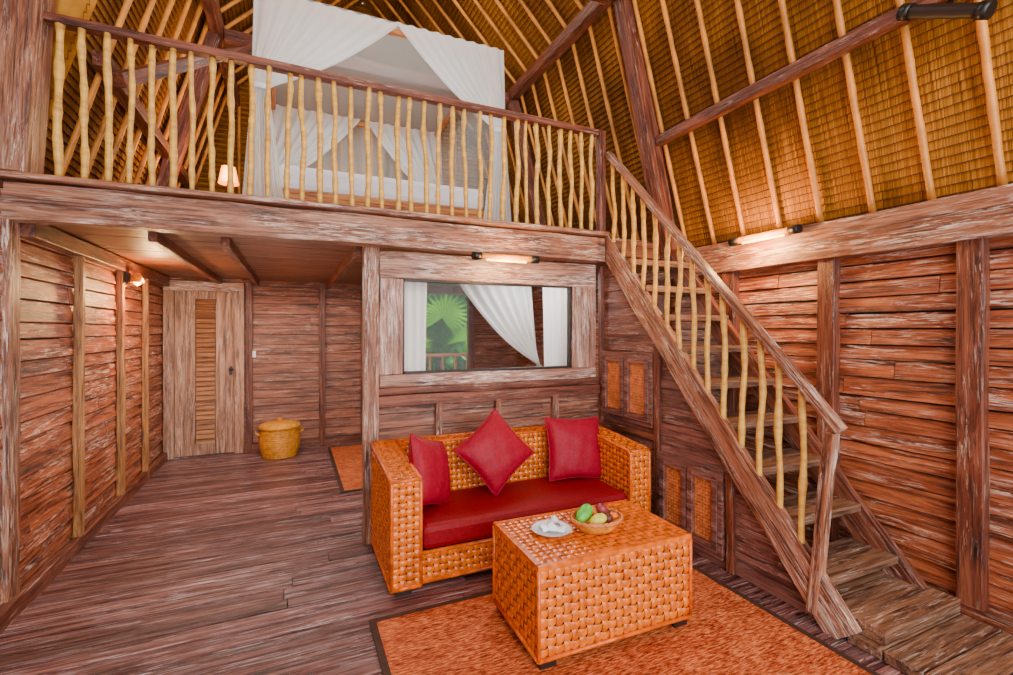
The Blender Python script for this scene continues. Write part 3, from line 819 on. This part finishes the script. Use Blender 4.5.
fruit('mango',(bx-.062,by+.020,bz+.080),.034,1.75,'mango','long green mango lying in the fruit basket',Rz(20)@Ry(65))
fruit('melon',(bx-.025,by-.045,bz+.066),.028,1.7,'yellow','long yellow fruit lying in the fruit basket',Rz(-10)@Ry(75))
fruit('snake_fruit',(bx+.035,by-.042,bz+.058),.026,1.25,'snake','scaly brown snake fruit in the fruit basket',Rx(40))
fruit('snake_fruit',(bx+.068,by+.015,bz+.058),.026,1.25,'snake','scaly brown snake fruit at the rim of the fruit basket',Ry(-50))
fruit('tangerine',(bx+.015,by+.038,bz+.070),.034,.9,'orange','orange tangerine in the fruit basket',Rx(15))
fruit('passion_fruit',(bx+.028,by-.002,bz+.098),.027,1.0,'purple','reddish purple fruit on top of the fruit basket',Rx(20))
fruit('tangerine',(bx+.082,by-.030,bz+.064),.022,.9,'orange','small orange tangerine near the basket rim',Rx(15))

# ------------------------------------------------------------------ rugs
def rug(x0,x1,y0,y1,label):
    r=empty('rug',((x0+x1)/2,(y0+y1)/2,0),label=label,category='rug')
    mb=MB(); b=.032
    mb.box((x0+b,y0+b,.001),(x1-b,y1-b,.008)); make('rug_field',mb,M_rug,parent=r)
    mb=MB(); mb.box((x0,y0,.001),(x1,y0+b,.009)); mb.box((x0,y1-b,.001),(x1,y1,.009)); mb.box((x0,y0+b,.001),(x0+b,y1-b,.009)); mb.box((x1-b,y0+b,.001),(x1,y1-b,.009))
    make('rug_border',mb,M_border,parent=r,label='dark brown woven border')
rug(.35,2.26,.7,2.46,'large orange-brown woven rug with a dark border under the coffee table')
rug(.40,1.7,4.5,6.3,'orange woven floor mat with dark border near the door wall')

bk=empty('lidded_basket',(-.13,6.14,0),label='round golden woven basket with lid on the floor by the door',category='basket')
def ringprof(r0,r1,z0,z1,n):
    p=[]
    for i in range(n*4+1):
        t=i/(n*4); r=r0+(r1-r0)*t+.006*math.sin(i*math.pi/2); p.append((r+.03*math.sin(math.pi*t),z0+(z1-z0)*t))
    return p
mb=MB(); mb.lathe([(0,.001)]+ringprof(.175,.19,0.001,.33,14)+[(0,.33)],c=(-.13,6.14,0),seg=32); make('basket_body',mb,M_basket,parent=bk)
mb=MB(); mb.lathe([(.215,.33)]+[(.225,.345),(.215,.37),(.15,.39),(.06,.40),(0,.402)],c=(-.13,6.14,0),seg=32); make('basket_lid',mb,M_basket,parent=bk)
mb=MB(); mb.lathe([(0,.40),(.02,.40),(.03,.42),(.02,.44),(0,.445)],c=(-.13,6.14,0),seg=16); make('lid_knob',mb,M_basket,parent=bk)
for sx in(-1,1):
    mb=MB(); mb.tube([(-.13+sx*.2,6.10,.26),(-.13+sx*.245,6.12,.28),(-.13+sx*.25,6.14,.30),(-.13+sx*.245,6.16,.28),(-.13+sx*.2,6.18,.26)],.01,8); make('handle',mb,M_basket,parent=bk)

# ------------------------------------------------------------------ loft bed
BX0,BX1,BY0,BY1=-.15,1.73,4.3,6.35
bd=empty('canopy_bed',((BX0+BX1)/2,(BY0+BY1)/2,ZL),label='four-poster timber bed with white bedding on the loft',category='bed')
mb=MB(); mb.box((BX0,BY0,2.40),(BX1,BY1,2.62)); make('bed_base',mb,M_bedw,parent=bd,bevel=.01)
mb=MB(); mb.box((BX0+.02,BY0+.01,2.62),(BX1-.02,BY1-.02,2.83)); make('mattress',mb,M_white,parent=bd,bevel=.05,label='white mattress and sheet')
mb=MB(); mb.box((BX0,BY1-.02,2.4),(BX1,BY1+.04,3.25)); make('headboard',mb,M_bedw,parent=bd,bevel=.01)
for X in(BX0-.05,BX1+.05):
    for Y in(BY0-.03,BY1): beam('bedpost',(X,Y,ZL),(X,Y,4.12),.06,.06,M_bedw,parent=bd,up=(0,1,0))
for a,b in(((BX0-.05,BY0-.03),(BX1+.05,BY0-.03)),((BX0-.05,BY1),(BX1+.05,BY1)),((BX0-.05,BY0-.03),(BX0-.05,BY1)),((BX1+.05,BY0-.03),(BX1+.05,BY1))):
    beam('canopy_rail',(a[0],a[1],4.10),(b[0],b[1],4.10),.05,.05,M_bedw,parent=bd)
for X in(.3,1.25):
    mb=MB()
    def f1(u,v):
        a=2*u-1;b=2*v-1; return (X+a*.33,6.05+b*.2,2.93+.08*max(0,(1-a*a)*(1-b*b))**.4)
    def f2(u,v):
        a=2*u-1;b=2*v-1; return (X+a*.33,6.05+b*.2,2.93-.08*max(0,(1-a*a)*(1-b*b))**.4)
    mb.grid(f1,14,10); mb.grid(f2,14,10)
    make('bed_pillow',mb,M_white,label='white bed pillow at the head of the canopy bed',category='pillow',group='white pillows on the bed')
mn=empty('bed_mosquito_net',(.8,BY0-.1,ZL+.02),label='white net draped over the canopy bed, tied back at corners',category='mosquito net')
yN=BY0-.10; xl=BX0-.12; xr=BX1+.12; zt_=4.14
mb=MB(); swag(mb,(xl,yN,zt_),(.86,yN,zt_),(xl+.04,yN,3.36),(xl+.07,yN,2.27),(.34,0,0),.028,9,sag=.10); make('net_curtain',mb,M_net,parent=mn,label='tied back net curtain')
mb=MB(); swag(mb,(xr,yN-.02,zt_),(.82,yN-.02,zt_),(xr-.04,yN-.02,3.36),(xr-.07,yN-.02,2.27),(-.34,0,0),.028,9,sag=.10); make('net_curtain',mb,M_net,parent=mn,label='tied back net curtain')
def pl(a,b,zb,mat,name,f=14,amp=.012):
    a=Vector(a);b=Vector(b);d=b-a;n=Vector((-d.y,d.x,0)).normalized(); mb=MB()
    mb.grid(lambda u,v:(lambda p:(p.x,p.y,zt_+(zb-zt_)*v))(a+d*u+n*amp*math.sin(u*f*6.28)),f*6,4)
    make(name,mb,mat,parent=mn)
pl((xl,yN,0),(xl,BY1+.06,0),2.27,M_sheer,'side_net'); pl((xr,yN,0),(xr,BY1+.06,0),2.27,M_sheer,'side_net'); pl((xl,BY1+.06,0),(xr,BY1+.06,0),2.27,M_netb,'back_net',f=9,amp=.05)
mb=MB(); swag(mb,(xl,BY1-.05,zt_),(.80,BY1-.05,zt_),(xl+.06,BY1-.05,3.2),(xl+.1,BY1-.05,2.3),(.5,0,0),.04,8,sag=.1); make('net_curtain',mb,M_net,parent=mn,label='tied back net curtain')
mb=MB(); swag(mb,(xr,BY1-.05,zt_),(.86,BY1-.05,zt_),(xr-.06,BY1-.05,3.2),(xr-.1,BY1-.05,2.3),(-.5,0,0),.04,8,sag=.1); make('net_curtain',mb,M_net,parent=mn,label='tied back net curtain')
mb=MB(); mb.add([(xl,yN,zt_+.01),(xr,yN,zt_+.01),(xr,BY1+.06,zt_+.01),(xl,BY1+.06,zt_+.01)],[(0,1,2,3)]); make('top_net',mb,M_netb,parent=mn)
for X in(xl+.04,xr-.04):
    mb=MB(); mb.lathe([(.07,-.02),(.075,0),(.07,.02)],c=(X,yN-.01,3.36),seg=16,sy=.6); make('tie_band',mb,M_white,parent=mn)

ns=empty('nightstand',(-.55,5.3,ZL),label='small timber bedside table beside the canopy bed',category='table')
mb=MB(); mb.box((-.75,5.1,2.70),(-.36,5.5,2.73)); make('table_top',mb,M_bedw,parent=ns,bevel=.003)
mb=MB(); mb.box((-.73,5.12,2.52),(-.38,5.48,2.70)); dr=make('drawer',mb,M_bedw,parent=ns,bevel=.003)
mb=MB(); mb.lathe([(0,-.012),(.015,-.01),(.015,.01),(0,.012)],c=(-.55,5.11,2.61),seg=10); make('knob',mb,M_black,parent=dr)
for X in(-.71,-.40):
    for Y in(5.14,5.46): 
        mb=MB(); mb.box((X-.02,Y-.02,2.25),(X+.02,Y+.02,2.52)); make('leg',mb,M_bedw,parent=ns)
lp=empty('table_lamp',(-.56,5.3,2.73),label='small bedside lamp with a glowing orange shade',category='lamp')
mb=MB(); mb.lathe([(0,0),(.05,0),(.05,.015),(.02,.03),(.03,.07),(.02,.12),(.01,.14)],c=(-.56,5.3,2.731),seg=16); make('lamp_base',mb,M_dark,parent=lp)
mb=MB(); mb.lathe([(.09,.14),(.06,.30)],c=(-.56,5.3,2.731),seg=20); make('lamp_shade',mb,M_shade,parent=lp)

# ------------------------------------------------------------------ lights
def light(kind,name,loc,e,color=(1,1,1),size=.1,size_y=None,rot=None):
    l=bpy.data.lights.new(name,kind); l.energy=e; l.color=color
    if kind=='AREA':
        l.size=size
        if size_y: l.shape='RECTANGLE'; l.size_y=size_y
    else: l.shadow_soft_size=size
    o=bpy.data.objects.new(name,l); COL.objects.link(o); o.location=loc
    if rot: o.rotation_euler=rot
    return o
WARM=(1,.56,.20)
light('AREA','daylight_front',(.9,YF-.1,2.4),310,(1,.98,.95),4.2,4.0,(math.radians(90),0,0))
light('POINT','sconce_light',(-1.06,4.94,1.80),34,WARM,.05)
light('POINT','picture_light',(1.42,3.04,1.92),14,WARM,.05)
light('POINT','wall_light',(2.84,2.3,2.06),32,WARM,.05)
light('POINT','bedside_light',(-.56,5.1,2.95),22,WARM,.08)
light('AREA','corridor_fill',(-.1,4.9,1.93),36,(1,.93,.82),1.4,2.2,(0,0,0))  # added fill that brightens the corridor, not a fitting
light('AREA','corridor_up_fill',(-.3,4.6,.6),13,(1,.86,.70),1.2,2.0,(math.radians(180),0,0))  # added upward fill to lift the underside of the loft, no real uplighter
light('AREA','loft_fill',(.9,3.6,5.2),70,(1,.95,.86),1.8,3.0,(0,0,0))  # added fill for the loft interior, no lamp of the house
light('AREA','canopy_fill',(.8,5.2,4.05),28,(1,.98,.94),1.2,1.2,(0,0,0))  # added fill brightening the bed net from inside, no fixture
light('AREA','room_behind_fill',(2.0,3.9,1.97),20,(1,.97,.92),.6,.5,(0,0,0))  # added fill to whiten the net behind the window, no fixture
light('AREA','roof_up_fill',(.7,1.2,1.9),20,(1,.86,.66),2.0,2.0,(math.radians(180),0,0))  # added upward fill on the thatch, neither skylight nor lamp
w=bpy.data.worlds.new('sky'); scene.world=w; w.use_nodes=True
nt=w.node_tree; bg=nt.nodes['Background']; bg.inputs[0].default_value=(.80,.91,1,1); bg.inputs[1].default_value=1.6
light('SUN','sun',(0,12,8),11.0,(1,.97,.88),.02,rot=(math.radians(8),math.radians(0),0))

cam=bpy.data.cameras.new('camera'); cam.lens=477*36/1013; cam.sensor_width=36; cam.sensor_fit='HORIZONTAL'
cam.shift_y=-7.5/1013; cam.clip_start=.05
co=bpy.data.objects.new('camera',cam); COL.objects.link(co); co.location=(0,0,H)
co.rotation_euler=(math.radians(90),0,math.radians(-24.2)); scene.camera=co
